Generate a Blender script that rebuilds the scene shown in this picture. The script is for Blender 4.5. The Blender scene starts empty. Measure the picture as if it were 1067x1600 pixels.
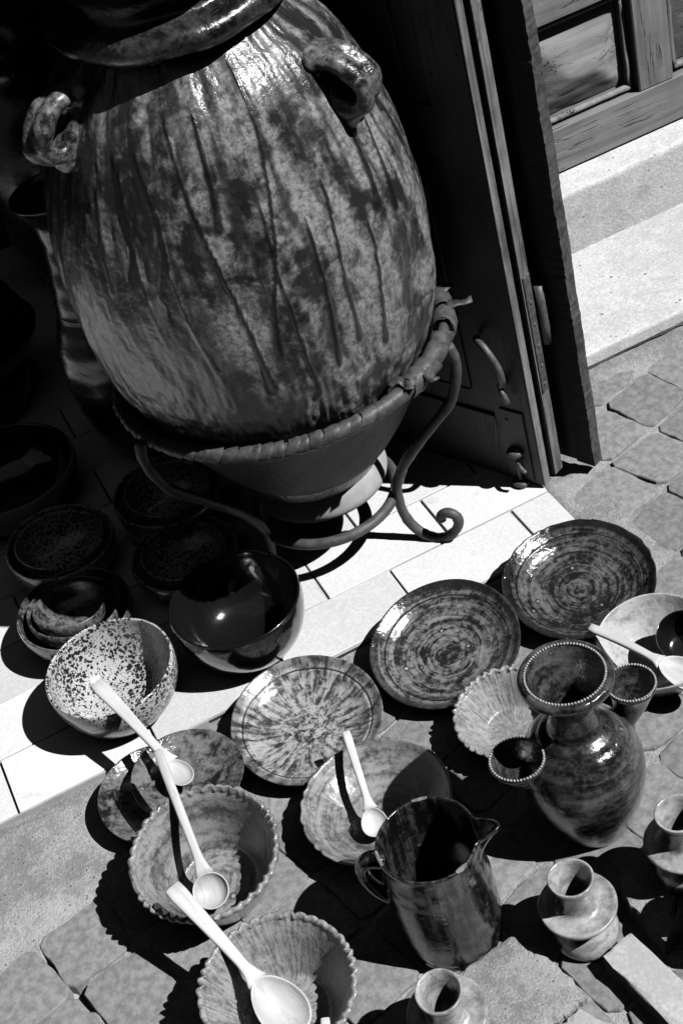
import bpy, math, random
import numpy as np
from mathutils import Vector, Matrix
random.seed(7); rng = np.random.default_rng(7)
R = math.radians
scene = bpy.context.scene
col = scene.collection

# ------------------------------------------------------------------ camera
cam = bpy.data.cameras.new('camera'); cam_ob = bpy.data.objects.new('camera', cam); col.objects.link(cam_ob)
EL, ROLL, YAW = R(40), R(-17), R(13.5)
fw = Vector((math.sin(YAW)*math.cos(EL), math.cos(YAW)*math.cos(EL), -math.sin(EL)))
rt = Vector((math.cos(YAW), -math.sin(YAW), 0)); up = rt.cross(fw)
cx_, uy_ = math.cos(ROLL)*rt + math.sin(ROLL)*up, -math.sin(ROLL)*rt + math.cos(ROLL)*up
M = Matrix((cx_, uy_, -fw)).transposed().to_4x4(); M.translation = (0, 0, 1.65)
cam_ob.matrix_world = M
cam.sensor_fit = 'VERTICAL'; cam.sensor_height = 36; cam.lens = 54; cam.clip_start = .05; cam.clip_end = 400
scene.camera = cam_ob

# ------------------------------------------------------------------ light
SUN_EL, SHADOW_AZ = R(50), R(138)           # shadows fall towards this azimuth
w = bpy.data.worlds.new('World'); scene.world = w; w.use_nodes = True
nt = w.node_tree; bg = nt.nodes['Background']
sky = nt.nodes.new('ShaderNodeTexSky'); sky.sky_type = 'NISHITA'; sky.sun_disc = False
sky.sun_elevation = SUN_EL; sky.air_density = .6; sky.dust_density = 0.0; sky.ozone_density = 1.0
sd = Vector((-math.cos(SHADOW_AZ)*math.cos(SUN_EL), -math.sin(SHADOW_AZ)*math.cos(SUN_EL), math.sin(SUN_EL)))
sky.sun_rotation = math.atan2(sd.x, sd.y)
bw = nt.nodes.new('ShaderNodeSeparateColor')  # black and white film behind a red filter: the sky's red light only
nt.links.new(sky.outputs[0], bw.inputs[0]); nt.links.new(bw.outputs[0], bg.inputs['Color'])
bg.inputs['Strength'].default_value = .12
sl = bpy.data.lights.new('sun', 'SUN'); sl.energy = 5.0; sl.angle = R(.5); sl.color = (1, 1, 1)
so = bpy.data.objects.new('sun', sl); col.objects.link(so)
so.rotation_euler = sd.to_track_quat('Z', 'Y').to_euler(); so.location = (3, -3, 5)
vs = scene.view_settings; vs.view_transform = 'Standard'; vs.look = 'None'; vs.exposure = 0; vs.gamma = 1
vs.use_curve_mapping = False
cy = scene.cycles; cy.max_bounces = 4; cy.diffuse_bounces = 0; cy.glossy_bounces = 3; cy.transmission_bounces = 0; cy.use_denoising = True

# ------------------------------------------------------------------ node helpers
class N:
    """small helper around one material's node tree"""
    def __init__(s, name):
        s.m = bpy.data.materials.new(name); s.m.use_nodes = True
        s.t = s.m.node_tree; s.b = s.t.nodes['Principled BSDF']
    def n(s, typ, **kw):
        nd = s.t.nodes.new('ShaderNode' + typ)
        for k, v in kw.items(): setattr(nd, k, v)
        return nd
    def put(s, nd, key, v):
        i = nd.inputs[key]
        if isinstance(v, bpy.types.NodeSocket): s.t.links.new(v, i)
        else: i.default_value = v
    def math(s, op, a, b=None, c=None, clamp=False):
        nd = s.n('Math', operation=op, use_clamp=clamp); s.put(nd, 0, a)
        if b is not None: s.put(nd, 1, b)
        if c is not None: s.put(nd, 2, c)
        return nd.outputs[0]
    def obj(s): return s.n('TexCoord').outputs['Object']
    def sep(s, v):
        nd = s.n('SeparateXYZ'); s.put(nd, 0, v); return nd.outputs
    def comb(s, x, y, z):
        nd = s.n('CombineXYZ'); s.put(nd, 0, x); s.put(nd, 1, y); s.put(nd, 2, z); return nd.outputs[0]
    def scale(s, v, sc):
        nd = s.n('VectorMath', operation='MULTIPLY'); s.put(nd, 0, v); s.put(nd, 1, sc); return nd.outputs[0]
    def rand(s): return s.n('ObjectInfo').outputs['Random']
    def noise(s, v, sc, det=4, rough=.55, dist=0, seed=0.0):
        sh = s.n('VectorMath', operation='MULTIPLY_ADD'); q = s.rand()
        s.put(sh, 0, s.comb(q, q, q)); s.put(sh, 1, (31/sc, 17/sc, 23/sc)); s.put(sh, 2, v)
        sh2 = s.n('VectorMath', operation='ADD'); s.put(sh2, 0, sh.outputs[0]); s.put(sh2, 1, (seed*1.7/sc, seed*2.3/sc, seed*.9/sc))
        nd = s.n('TexNoise', noise_dimensions='3D'); s.put(nd, 'Vector', sh2.outputs[0]); s.put(nd, 'Scale', sc)
        s.put(nd, 'Detail', det); s.put(nd, 'Roughness', rough); s.put(nd, 'Distortion', dist)
        return nd.outputs[0]
    def vor(s, v, sc, feat='F1', rnd=1.0):
        nd = s.n('TexVoronoi', feature=feat); s.put(nd, 'Vector', v); s.put(nd, 'Scale', sc); s.put(nd, 'Randomness', rnd)
        return nd.outputs
    def ramp(s, v, a, b, lo=0.0, hi=1.0, smooth=True):
        nd = s.n('MapRange', interpolation_type='SMOOTHSTEP' if smooth else 'LINEAR')
        for k, x in zip(range(5), (v, a, b, lo, hi)): s.put(nd, k, x)
        return nd.outputs[0]
    def mix(s, f, a, b):
        nd = s.n('Mix', data_type='FLOAT'); s.put(nd, 0, f); s.put(nd, 2, a); s.put(nd, 3, b); return nd.outputs[0]
    def grey(s, v): return s.comb(v, v, v)
    def out(s, base, rough=.5, bump=None, bs=.3, bd=.003, coat=0, coat_r=.08, spec=.5):
        s.put(s.b, 'Base Color', s.grey(base)); s.put(s.b, 'Roughness', rough)
        s.put(s.b, 'Coat Weight', coat); s.put(s.b, 'Coat Roughness', coat_r); s.put(s.b, 'Specular IOR Level', spec)
        if bump is not None:
            bn = s.n('Bump'); s.put(bn, 'Strength', bs); s.put(bn, 'Distance', bd); s.put(bn, 'Height', bump)
            s.put(s.b, 'Normal', bn.outputs[0])
            if coat: s.put(s.b, 'Coat Normal', bn.outputs[0])
        return s.m

def cyl(k, v):
    x, y, z = k.sep(v)
    r = k.math('SQRT', k.math('ADD', k.math('MULTIPLY', x, x), k.math('MULTIPLY', y, y)))
    ri = k.math('DIVIDE', 1.0, k.math('MAXIMUM', r, .0005))
    return r, k.math('MULTIPLY', x, ri), k.math('MULTIPLY', y, ri), z

def glaze(name, lo, hi, kind='rings', rough=.22, coat=.7, bump=.25, rmax=.1, contrast=(.40, .60), rimdark=0.0, spots=.5, fine=1.0, groove=0):
    """handmade lead glaze: streaks that follow the throwing rings or run outwards, blotches, bubbles and pinholes"""
    k = N(name); o = k.obj(); r, c, s_, z = cyl(k, o)
    n2 = k.noise(o, 20, 4, .62, .9, 3.3)
    n3 = k.noise(o, 120*fine, 5, .72, .6, 9.1)
    if kind == 'rings':   v = k.comb(k.math('MULTIPLY', c, .7), k.math('MULTIPLY', s_, .7), k.math('MULTIPLY_ADD', n2, 1.6, k.math('MULTIPLY', r, 150)))
    elif kind == 'radial': v = k.comb(k.math('MULTIPLY', c, 9), k.math('MULTIPLY', s_, 9), k.math('MULTIPLY', r, 24))
    elif kind == 'fleck': v = k.comb(k.math('MULTIPLY', c, 24), k.math('MULTIPLY', s_, 24), k.math('MULTIPLY', r, 75))
    elif kind == 'streak': v = k.comb(k.math('MULTIPLY', c, 6.5), k.math('MULTIPLY', s_, 6.5), k.math('MULTIPLY', z, 11))
    elif kind == 'turn':  v = k.comb(k.math('MULTIPLY', c, .8), k.math('MULTIPLY', s_, .8), k.math('MULTIPLY_ADD', n2, .9, k.math('MULTIPLY', z, 80)))
    else: v = k.scale(o, (55, 55, 55))
    n1 = k.noise(v, 1.0, 4, .6, .5)
    if kind == 'radial': n1 = k.mix(k.ramp(r, rmax*.2, rmax*.5), n3, n1)
    wa, wb, wc = {'rings': (.40, .25, .35), 'radial': (.48, .18, .34), 'turn': (.42, .26, .32), 'streak': (.46, .24, .30), 'fleck': (.50, .16, .34)}.get(kind, (.20, .44, .36))
    f = k.math('ADD', k.math('MULTIPLY', n1, wa), k.math('ADD', k.math('MULTIPLY', n2, wb), k.math('MULTIPLY', n3, wc)))
    f = k.ramp(f, *contrast)
    base = k.mix(f, lo, hi)
    sp = k.vor(o, 36)['Distance']; gate = k.noise(o, 30, 0, 0, 0, 5)
    big = k.math('MULTIPLY', k.ramp(sp, .07, .13, 1, 0), k.math('MULTIPLY', k.ramp(gate, .47, .51), spots))
    ring = k.math('MULTIPLY', k.ramp(sp, .15, .19, 1, 0), k.math('MULTIPLY', k.ramp(gate, .46, .50), spots))
    base = k.mix(ring, base, lo*.4)
    base = k.mix(big, base, min(.7, hi*1.8))
    pin = k.math('MULTIPLY', k.ramp(n3, .64, .70), k.ramp(n2, .45, .6, .1, .8))
    base = k.mix(pin, base, lo*.3)
    if rimdark: base = k.mix(k.ramp(r, rmax*.87, rmax*.93, 0, rimdark), base, k.mix(n3, lo*.4, lo*1.6))
    if groove: base = k.mix(k.ramp(k.math('ABSOLUTE', k.math('SUBTRACT', r, k.math('MULTIPLY_ADD', n2, .002, rmax*groove))), .0006, .0016, .9, 0), base, lo*.25)
    h = k.math('ADD', k.math('MULTIPLY', n2, .75), k.math('MULTIPLY_ADD', n3, .22, k.math('MULTIPLY', big, .3)))
    return k.out(base, k.mix(n2, rough*.7, rough*1.5), h, bump, .006, coat, .07)

def speckle(name, inside):
    k = N(name); o = k.obj()
    d = k.n('VectorMath', operation='ADD'); k.put(d, 0, o)
    nn = k.n('TexNoise'); k.put(nn, 'Scale', 90.0); k.put(nn, 'Vector', o); k.put(d, 1, k.scale(nn.outputs['Color'], (.012, .012, .012)))
    v1 = k.vor(d.outputs[0], 170); v2 = k.vor(d.outputs[0], 360)
    cut = k.ramp(k.noise(o, 20, 3), .35, .65, .34, .52)
    a = k.math('LESS_THAN', v1['Distance'], cut)
    b = k.math('LESS_THAN', v2['Distance'], k.math('MULTIPLY', cut, .75))
    f = k.math('MAXIMUM', a, b)
    base = k.mix(f, k.mix(k.noise(o, 60), .48, .64), .02)
    return k.out(base, .3, k.math('MULTIPLY', f, -.3), .3, .001, .6, .06)

def black_glaze(name):
    k = N(name); o = k.obj()
    return k.out(k.mix(k.noise(o, 14), .004, .012), .16, k.math('ADD', k.noise(o, 18, 2), k.math('MULTIPLY', k.noise(o, 160, 2), .08)), .5, .004, .8, .05)

def wood(name, lo, hi, axis=2, scale=1.0, rough=.7, crack=.0, bump=.5):
    k = N(name); o = k.obj()
    sc = [46*scale, 46*scale, 46*scale]; sc[axis] = 2.6*scale
    v = k.scale(o, tuple(sc))
    n1 = k.noise(v, 1, 4, .65, .3); n2 = k.noise(o, 7*scale, 3, .6)
    f = k.ramp(k.math('ADD', k.math('MULTIPLY', n1, .65), k.math('MULTIPLY', n2, .35)), .32, .68)
    base = k.mix(f, lo, hi)
    h = n1
    if crack:
        sc2 = [20*scale]*3; sc2[axis] = 1.6*scale
        c = k.noise(k.scale(o, tuple(sc2)), 1, 5, .6, 1.2, 4.4)
        line = k.ramp(k.math('ABSOLUTE', k.math('SUBTRACT', c, .5)), .003, .012, 1, 0)
        line = k.math('MULTIPLY', line, k.ramp(k.noise(o, 12, 2, .5, 0, 8), .45, .6))
        base = k.mix(k.math('MULTIPLY', line, crack), base, lo*.25)
        chip = k.ramp(k.noise(o, 120, 3, .7, .5, 2), .6, .66)
        chip = k.math('MULTIPLY', chip, k.ramp(k.noise(o, 9, 2, .5, 0, 6), .5, .66))
        base = k.mix(k.math('MULTIPLY', chip, .55), base, k.mix(n1, lo*.45, hi*1.5))
        h = k.math('SUBTRACT', k.math('ADD', k.math('MULTIPLY', n1, .4), n2), k.math('ADD', k.math('MULTIPLY', line, .8), k.math('MULTIPLY', chip, .3)))
    return k.out(base, rough, h, bump, .003)

def stone(name, lo, hi, pits=.5, sc=1.0, rough=.9, bs=.6, vein=0):
    k = N(name); o = k.obj()
    n1 = k.noise(o, 9*sc, 4, .6, 0); n2 = k.noise(o, 90*sc, 3, .7, 0, 2); n3 = k.noise(o, 420*sc, 1, .6, 0, 4)
    f = k.math('ADD', k.math('MULTIPLY', n1, .5), k.math('ADD', k.math('MULTIPLY', n2, .3), k.math('MULTIPLY', n3, .2)))
    base = k.mix(k.ramp(f, .40, .60), lo, hi)
    base = k.mix(k.ramp(n3, .35, .75, .25, 0), base, lo*.6)
    base = k.math('MULTIPLY', base, k.mix(k.rand(), .86, 1.12))
    if vein: base = k.mix(k.math('MULTIPLY', k.ramp(k.noise(o, 7, 5, .7, 1.2, 6), .56, .70), vein), base, lo*.72)
    p = k.ramp(k.vor(o, 130*sc)['Distance'], .1, .22, 1, 0)
    p = k.math('MULTIPLY', p, k.ramp(n2, .5, .62, 0, pits))
    base = k.mix(p, base, lo*.25)
    h = k.math('SUBTRACT', k.math('ADD', n1, k.math('ADD', k.math('MULTIPLY', n2, .8), k.math('MULTIPLY', n3, .35))), p)
    return k.out(base, rough, h, bs, .004, spec=.3)

def plain(name, v, rough=.6, var=.2, sc=40, metal=0, bs=.15):
    k = N(name); o = k.obj(); n = k.noise(o, sc, 5, .6)
    m = k.out(k.mix(k.ramp(n, .3, .7), v*(1-var), v*(1+var)), rough, n, bs, .002)
    k.b.inputs['Metallic'].default_value = metal
    return m

MAT = {}
MAT['tile'] = stone('white_tile', .80, .87, .2, .5, .55, .06, .6)
MAT['grout'] = stone('grout', .03, .07, .3)
MAT['cement'] = stone('cement', .27, .50, .9, 1.0, .95, .8)
MAT['paver'] = stone('paver_stone', .26, .46, .6, 1.0, .85, .6)
MAT['step'] = stone('pale_step_stone', .60, .80, .95, .45, .85, .35, .8)
MAT['dark_gap'] = stone('dark_gap', .03, .10, .6, 1.5)
MAT['slab'] = stone('loose_slab_stone', .24, .46, .7, .9, .9, .5)
MAT['brick'] = stone('pale_brick', .46, .58, .2, .5, .85, .25)
MAT['door'] = wood('weathered_door_paint', .16, .36, 0, 1.0, .75, 1.0, .8)
MAT['door_v'] = wood('weathered_stile_paint', .16, .35, 2, 1.0, .75, 1.0, .8)
MAT['leaf'] = wood('shaded_leaf_wood', .006, .015, 2, 1.0, .55, .4)  # near-black colour carries the shade that falls on the leaf faces
MAT['sunlit_edge'] = wood('sunlit_edge_wood', .05, .30, 2, 1.8, .75, .6)  # lighter copy of the leaf wood: sunlight on the edges put into colour
MAT['batten'] = wood('saw_marked_batten', .025, .11, 0, 2.2, .8, .3)
MAT['spoon'] = wood('pale_spoon_wood', .48, .80, 0, .9, .5, .25, .25)
MAT['iron'] = plain('rusty_iron', .075, .55, .35, 60, .0, .5)
MAT['steel'] = plain('old_steel', .11, .5, .35, 90, .2, .4)
MAT['leather'] = plain('leather_strip', .075, .5, .45, 70, 0, .5)
MAT['pitted'] = stone('pitted_dark_clay', .010, .050, .95, 1.0, .6, .6)
MAT['bare'] = plain('bare_clay', .46, .85, .14, 30, 0, .25)
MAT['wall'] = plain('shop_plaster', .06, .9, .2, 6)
MAT['cloth'] = plain('awning_cloth', .12, .9, .2, 20)
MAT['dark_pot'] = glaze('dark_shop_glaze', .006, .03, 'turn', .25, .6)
MAT['rings'] = glaze('ringed_green_glaze', .018, .27, 'rings', .18, .8, .36, .1127, (.44, .60), .75, .8, 1, .81)
MAT['rings_dark'] = glaze('dark_ringed_glaze', .008, .16, 'rings', .16, .9, .42, .1121, (.45, .61), .9, .8, 1, .82)
MAT['radial'] = glaze('running_glaze', .040, .46, 'radial', .22, .7, .34, .1109, (.42, .58), .5, .3, 1, .84)
MAT['pale_rings'] = glaze('pale_ringed_glaze', .07, .36, 'rings', .22, .7, .36, .1, (.40, .60), 0, .5)
MAT['pale_radial'] = glaze('pale_running_glaze', .13, .42, 'fleck', .28, .5, .5, .1, (.38, .60), 0, .3)
MAT['ochre'] = glaze('ochre_glaze', .26, .60, 'blotch', .25, .6, .5, .1, (.36, .58), 0, .2)
MAT['holder'] = glaze('pale_holder_glaze', .18, .52, 'turn', .24, .7, .3, .05, (.36, .6), 0, .5)
MAT['jug'] = glaze('jug_glaze', .006, .11, 'streak', .14, .9, .24, .07, (.44, .68), 0, .4)
MAT['worn'] = stone('worn_clay', .16, .42, .6, 3.0)
MAT['vase'] = glaze('vase_glaze', .010, .14, 'turn', .15, 1.0, .42, .08, (.42, .66), 0, .6)
MAT['bead'] = plain('beaded_clay', .42, .25, .4, 300, 0, .1)
MAT['mottle'] = glaze('mottled_plate_glaze', .012, .22, 'blotch', .16, .9, .42, .09, (.42, .6), 0, .5)
MAT['lug'] = glaze('jar_handle_glaze', .014, .24, 'blotch', .25, .8, .7, .1, (.42, .60), 0, .4)
MAT['neck'] = glaze('jar_neck_glaze', .006, .07, 'blotch', .22, .8, .5, .1, (.42, .64), 0, .3)
MAT['speck'] = speckle('speckled_glaze', 0)
MAT['black'] = black_glaze('black_glaze')

# ------------------------------------------------------------------ mesh helpers
def vnoise(x, y, seed=0):
    """value noise on numpy arrays"""
    def h(i, j):
        n = (i*374761393 + j*668265263 + seed*974711) & 0xffffffff
        n = ((n ^ (n >> 13))*1274126177) & 0xffffffff
        return ((n ^ (n >> 16)) & 0xffff)/65535.0
    xi, yi = np.floor(x).astype(np.int64), np.floor(y).astype(np.int64); fx, fy = x-xi, y-yi
    fx, fy = fx*fx*(3-2*fx), fy*fy*(3-2*fy)
    return (h(xi, yi)*(1-fx)+h(xi+1, yi)*fx)*(1-fy) + (h(xi, yi+1)*(1-fx)+h(xi+1, yi+1)*fx)*fy

def mesh(name, V, F, mat, smooth=True):
    me = bpy.data.meshes.new(name); me.from_pydata([tuple(map(float, v)) for v in V], [], [tuple(map(int, f)) for f in F])
    if smooth: me.shade_smooth()
    me.materials.append(MAT[mat] if isinstance(mat, str) else mat); me.update()
    return me
def link(name, me, parent=None, loc=(0, 0, 0), rot=None):
    o = bpy.data.objects.new(name, me); col.objects.link(o); o.parent = parent; o.location = loc
    if rot is not None: o.rotation_euler = rot
    return o
def obj(name, V, F, mat, parent=None, smooth=True, loc=(0, 0, 0), rot=None):
    return link(name, mesh(name, V, F, mat, smooth), parent, loc, rot)
def tag(o, label=None, cat=None, group=None, kind=None):
    for k, v in (('label', label), ('category', cat), ('group', group), ('kind', kind)):
        if v: o[k] = v
    return o
def empty(name, loc=(0, 0, 0), rot=(0, 0, 0)):
    o = bpy.data.objects.new(name, None); col.objects.link(o); o.location = loc; o.rotation_euler = rot
    o.empty_display_size = .05
    return o
def smooth_prof(P, it=2):
    P = [tuple(p) for p in P]
    for _ in range(it):
        Q = [P[0]]
        for a, b in zip(P, P[1:]):
            Q += [(a[0]*.75+b[0]*.25, a[1]*.75+b[1]*.25), (a[0]*.25+b[0]*.75, a[1]*.25+b[1]*.75)]
        P = Q + [P[-1]]
    return P
def lathe(P, n=96, fn=None, wob=.006, seed=0):
    """surface of revolution of (r, z) points; fn bends it; wob makes it hand-thrown"""
    th = np.linspace(0, 2*math.pi, n, endpoint=False); V = []; F = []; idx = []
    ph = np.random.default_rng(seed+11).uniform(0, 6.28, 4)
    wr = 1+wob*np.sin(2*th+ph[0])+wob*.6*np.sin(3*th+ph[1])+wob*.3*np.sin(7*th+ph[3]); wz = wob*.8*np.sin(2*th+ph[2])
    Rm = max(p[0] for p in P)
    for i, (r, z) in enumerate(P):
        if r < 1e-6: idx.append([len(V)]); V.append((0, 0, z)); continue
        rr = r*wr; zz = z + wz*Rm*(r/Rm)
        if fn: rr, zz = fn(th, rr, zz, i, r, z)
        idx.append(list(range(len(V), len(V)+n))); V += list(zip(rr*np.cos(th), rr*np.sin(th), zz))
    for a, b in zip(idx, idx[1:]):
        if len(a) == 1 and len(b) == 1: continue
        for j in range(n):
            k = (j+1) % n
            if len(a) == 1: F.append((a[0], b[k], b[j]))
            elif len(b) == 1: F.append((a[j], a[k], b[0]))
            else: F.append((a[j], a[k], b[k], b[j]))
    return V, F
def tube(P, rad, n=10, closed=False, flat=1.0, upv=(0, 0, 1)):
    P = [Vector(p) for p in P]; m = len(P); V = []; F = []
    rad = [rad]*m if not hasattr(rad, '__len__') else rad
    u0 = None
    for i, p in enumerate(P):
        a = P[(i-1) % m] if closed or i > 0 else p; b = P[(i+1) % m] if closed or i < m-1 else p
        t = (b-a).normalized()
        if u0 is None:
            u0 = Vector(upv); 
            if abs(u0.dot(t)) > .95: u0 = Vector((1, 0, 0))
        u = (u0 - t*u0.dot(t)).normalized(); v = t.cross(u); u0 = u
        for j in range(n):
            q = 2*math.pi*j/n; V.append(p + (u*math.cos(q)*flat + v*math.sin(q))*rad[i])
    for i in range(m if closed else m-1):
        k = (i+1) % m
        for j in range(n): l = (j+1) % n; F.append((i*n+j, i*n+l, k*n+l, k*n+j))
    if not closed:
        for i, p, rev in ((0, P[0], True), (m-1, P[-1], False)):
            V.append(p); c = len(V)-1
            for j in range(n): l = (j+1) % n; F.append((c, i*n+l, i*n+j) if rev else (c, i*n+j, i*n+l))
    return V, F
def spline(P, it=3):
    P = [np.array(p, float) for p in P]
    out = []
    for i in range(len(P)-1):
        p0, p1, p2, p3 = P[max(i-1, 0)], P[i], P[i+1], P[min(i+2, len(P)-1)]
        for k in range(2**it):
            t = k/2**it
            out.append(.5*((2*p1)+(-p0+p2)*t+(2*p0-5*p1+4*p2-p3)*t*t+(-p0+3*p1-3*p2+p3)*t**3))
    return out + [P[-1]]
def join(*parts):
    V = []; F = []
    for v, f in parts:
        o = len(V); V += list(v); F += [tuple(i+o for i in q) for q in f]
    return V, F
def box(x0, x1, y0, y1, z0, z1, b=.0, jit=0.0):
    """box with chamfered edges"""
    if b <= 0: b = 1e-4
    V = []; F = []
    lev = [(z0, b), (z0+b, 0), (z1-b, 0), (z1, b)]
    for z, i in lev:
        xs = (x0+i, x1-i); ys = (y0+i, y1-i)
        c = b if i == 0 else 0
        ring = [(x0+b, y0+i), (x1-b, y0+i), (x1-i, y0+b), (x1-i, y1-b), (x1-b, y1-i), (x0+b, y1-i), (x0+i, y1-b), (x0+i, y0+b)]
        for p in ring: V.append((p[0]+random.uniform(-jit, jit), p[1]+random.uniform(-jit, jit), z+random.uniform(-jit, jit)))
    for l in range(3):
        for j in range(8): k = (j+1) % 8; F.append((l*8+j, l*8+k, l*8+8+k, l*8+8+j))
    F.append(tuple(reversed(range(8)))); F.append(tuple(range(24, 32)))
    return V, F
def slab_mesh(poly, z0, z1, b=.004, rough=.0015, seed=1, sub=6):
    """irregular stone slab: outline poly (ccw), chipped chamfer"""
    r_ = np.random.default_rng(seed); P = []
    for a, c in zip(poly, poly[1:]+poly[:1]):
        a, c = np.array(a), np.array(c)
        for k in range(sub): P.append(a+(c-a)*k/sub + r_.normal(0, rough, 2))
    P = np.array(P); ce = P.mean(0); n = len(P); V = []; F = []
    d = (ce-P)/np.linalg.norm(ce-P, axis=1)[:, None]
    for z, ins in ((z0, 0), (z1-b, 0), (z1-b*.3, b*.4), (z1, b*1.3)):
        q = P+d*(ins*(1+r_.uniform(-.4, .6, (n, 1)))); V += [(x, y, z+r_.normal(0, rough*.3)) for x, y in q]
    for f_ in (.66, .33):
        q = ce+(P-ce)*f_; V += [(x, y, z1+.0004) for x, y in q]
    V.append((*ce, z1+.0005))
    for l in range(5):
        for j in range(n): k = (j+1) % n; F.append((l*n+j, l*n+k, (l+1)*n+k, (l+1)*n+j))
    for j in range(n): F.append((5*n+j, 5*n+(j+1) % n, 6*n))
    F.append(tuple(reversed(range(n))))
    return V, F

# ------------------------------------------------------------------ ground: street, pavers, shop floor
CEM = lambda x, y: np.clip(np.maximum.reduce([
    (y - (1.425 + .03*np.sin(9*x)+.05*(vnoise(x*9, y*9, 3)-.5)))*30*(x < .25),
    (1.0 - np.abs(x-.775)/(.045+.04*vnoise(x*7, y*7, 5)))*6*(y > 1.45)*(y < 1.75),
    (y - (1.90+.05*(vnoise(x*9, y*9, 8)-.5)))*30*(x > .7)]), 0, 1)
def ground_height(x, y):
    base = -.0036 + .006*(vnoise(x*30, y*30, 1)-.5) + .003*(vnoise(x*90, y*90, 2)-.5)
    # an open joint washed out at a paver corner, bottom left
    for (ax, ay), (bx, by), wd in (((-.232, 1.356), (-.205, 1.262), .007), ((-.30, 1.257), (-.205, 1.288), .008)):
        t_ = np.clip(((x-ax)*(bx-ax)+(y-ay)*(by-ay))/((bx-ax)**2+(by-ay)**2), 0, 1); d_ = np.hypot(x-ax-t_*(bx-ax), y-ay-t_*(by-ay))
        base = base - .022*np.exp(-(d_/wd)**2)
    c = CEM(x, y)*(1-np.exp(-(np.hypot(x+.22, y-1.29)/.07)**2))
    cem = .0022 + .006*(vnoise(x*8, y*8, 4)-.5) + .0025*(vnoise(x*40, y*40, 6)-.5) + .0012*(vnoise(x*120, y*120, 9)-.5)
    return base*(1-c)+cem*c
xs = np.arange(-.62, 1.62, .0095); ys = np.arange(.55, 2.02, .0095)
X, Y = np.meshgrid(xs, ys); Z = ground_height(X, Y)
inside = (Y > 1.60) & (X < .755); Z = np.where(inside, np.minimum(Z, -.004), Z)
nx, ny = len(xs), len(ys)
V = list(zip(X.ravel(), Y.ravel(), Z.ravel()))
F = [(j*nx+i, j*nx+i+1, (j+1)*nx+i+1, (j+1)*nx+i) for j in range(ny-1) for i in range(nx-1)]
# the rest of the street out to the horizon, joined on to the fine patch
x0, x1, y0, y1 = xs[0], xs[-1], ys[0], ys[-1]; B = 80.0; zb = -.011
def quad(a, b, c, d):
    n = len(V); V.extend([(p[0], p[1], zb) for p in (a, b, c, d)]); F.append((n, n+1, n+2, n+3))
quad((-B, -B), (B, -B), (B, y0+.002), (-B, y0+.002)); quad((-B, y1-.002), (B, y1-.002), (B, B), (-B, B))
quad((-B, y0+.002), (x0+.002, y0+.002), (x0+.002, y1-.002), (-B, y1-.002)); quad((x1-.002, y0+.002), (B, y0+.002), (B, y1-.002), (x1-.002, y1-.002))
street = tag(obj('street', V, F, 'cement'), kind='structure')

def paver_mesh(seed):
    r_ = np.random.default_rng(seed); n = 28; V = []; F = []
    th = np.linspace(0, 2*math.pi, n, endpoint=False)
    e = 13.0; rr = (np.abs(np.cos(th))**e+np.abs(np.sin(th))**e)**(-1/e)*.5
    sk = r_.normal(0, .05, 2)
    rr = rr*(1+.02*np.sin(3*th+r_.uniform(0, 6))+.018*np.sin(5*th+r_.uniform(0, 6))) + r_.normal(0, .005, n)
    px, py = rr*np.cos(th), rr*np.sin(th); px = px+sk[0]*py; py = py+sk[1]*px
    for s_, z in ((1.0, -.03), (1.0, -.0055), (.992, -.0022), (.968, -.0005), (.8, .0003), (.4, .0008)):
        V += [(a*s_, b*s_, z+r_.normal(0, .00022)) for a, b in zip(px, py)]
    V.append((0, 0, .0014))
    for l in range(5):
        for j in range(n): k = (j+1) % n; F.append((l*n+j, l*n+k, l*n+n+k, l*n+n+j))
    for j in range(n): F.append((5*n+j, 5*n+(j+1) % n, 6*n))
    return mesh('paver', V, F, 'paver', False)
pav = [paver_mesh(s_) for s_ in range(7)]
ca, sa = math.cos(R(17)), math.sin(R(17)); PW, PD = .106, .110
for j in range(-14, 14):
    for i in range(-8, 18):
        u, v = (i+.5)*PW, (j+.5)*PD
        x, y = u*ca - v*sa - .214, u*sa + v*ca + 1.284
        if not (-.5 < x < 1.5 and .72 < y < 1.98): continue
        if y > 1.57 and x < .83: continue
        if float(CEM(np.array([x]), np.array([y]))[0]) > .25 and random.random() > .08: continue
        # only where the picture or a step to its side could see it
        if y < 1.0 - .45*(x-.2) - .12 or y < .72: continue
        o = link('paver', random.choice(pav), street, (x, y, random.uniform(.000, .0035)))
        o.rotation_euler = (random.gauss(0, .012), random.gauss(0, .012), R(17)+random.gauss(0, .02)+random.choice((0, 1, 2, 3))*math.pi/2)
        k = random.uniform(.965, 1.0)
        o.scale = (PW*k*random.uniform(.96, 1.0), PD*k*random.uniform(.96, 1.0), 1)

floor = tag(obj('shop_floor', *box(-2.4, .7525, 1.6135, 5.2, -.05, .001, .001), 'grout', smooth=False), kind='structure')
TP, TD, TJ = .221, .1168, .0032
tile_me = [mesh('tile', *box(0, TP-TJ, 0, TD-TJ, -.008, 0, .0014, .0005), 'tile', False) for _ in range(6)]
short = {}
for row in range(14):
    yy = 1.6135 + row*TD
    off = .0205 if row % 2 == 0 else .1355
    for c in range(-6, 5):
        xa = off + c*TP; xb = min(xa+TP-TJ, .752)
        if xb - xa < .02: continue
        if xa < -.95: continue
        full = xb - xa > TP-TJ-.004
        if full: me = random.choice(tile_me)
        else:
            key = round(xb-xa, 3)
            if key not in short: short[key] = mesh('tile', *box(0, xb-xa, 0, TD-TJ, -.008, 0, .0012), 'tile', False)
            me = short[key]
        o = link('tile', me, floor, (xa, yy, .008+random.uniform(-.0008, .0008)))
        o.rotation_euler = (random.gauss(0, .003), random.gauss(0, .002), random.gauss(0, .0015))
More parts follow.
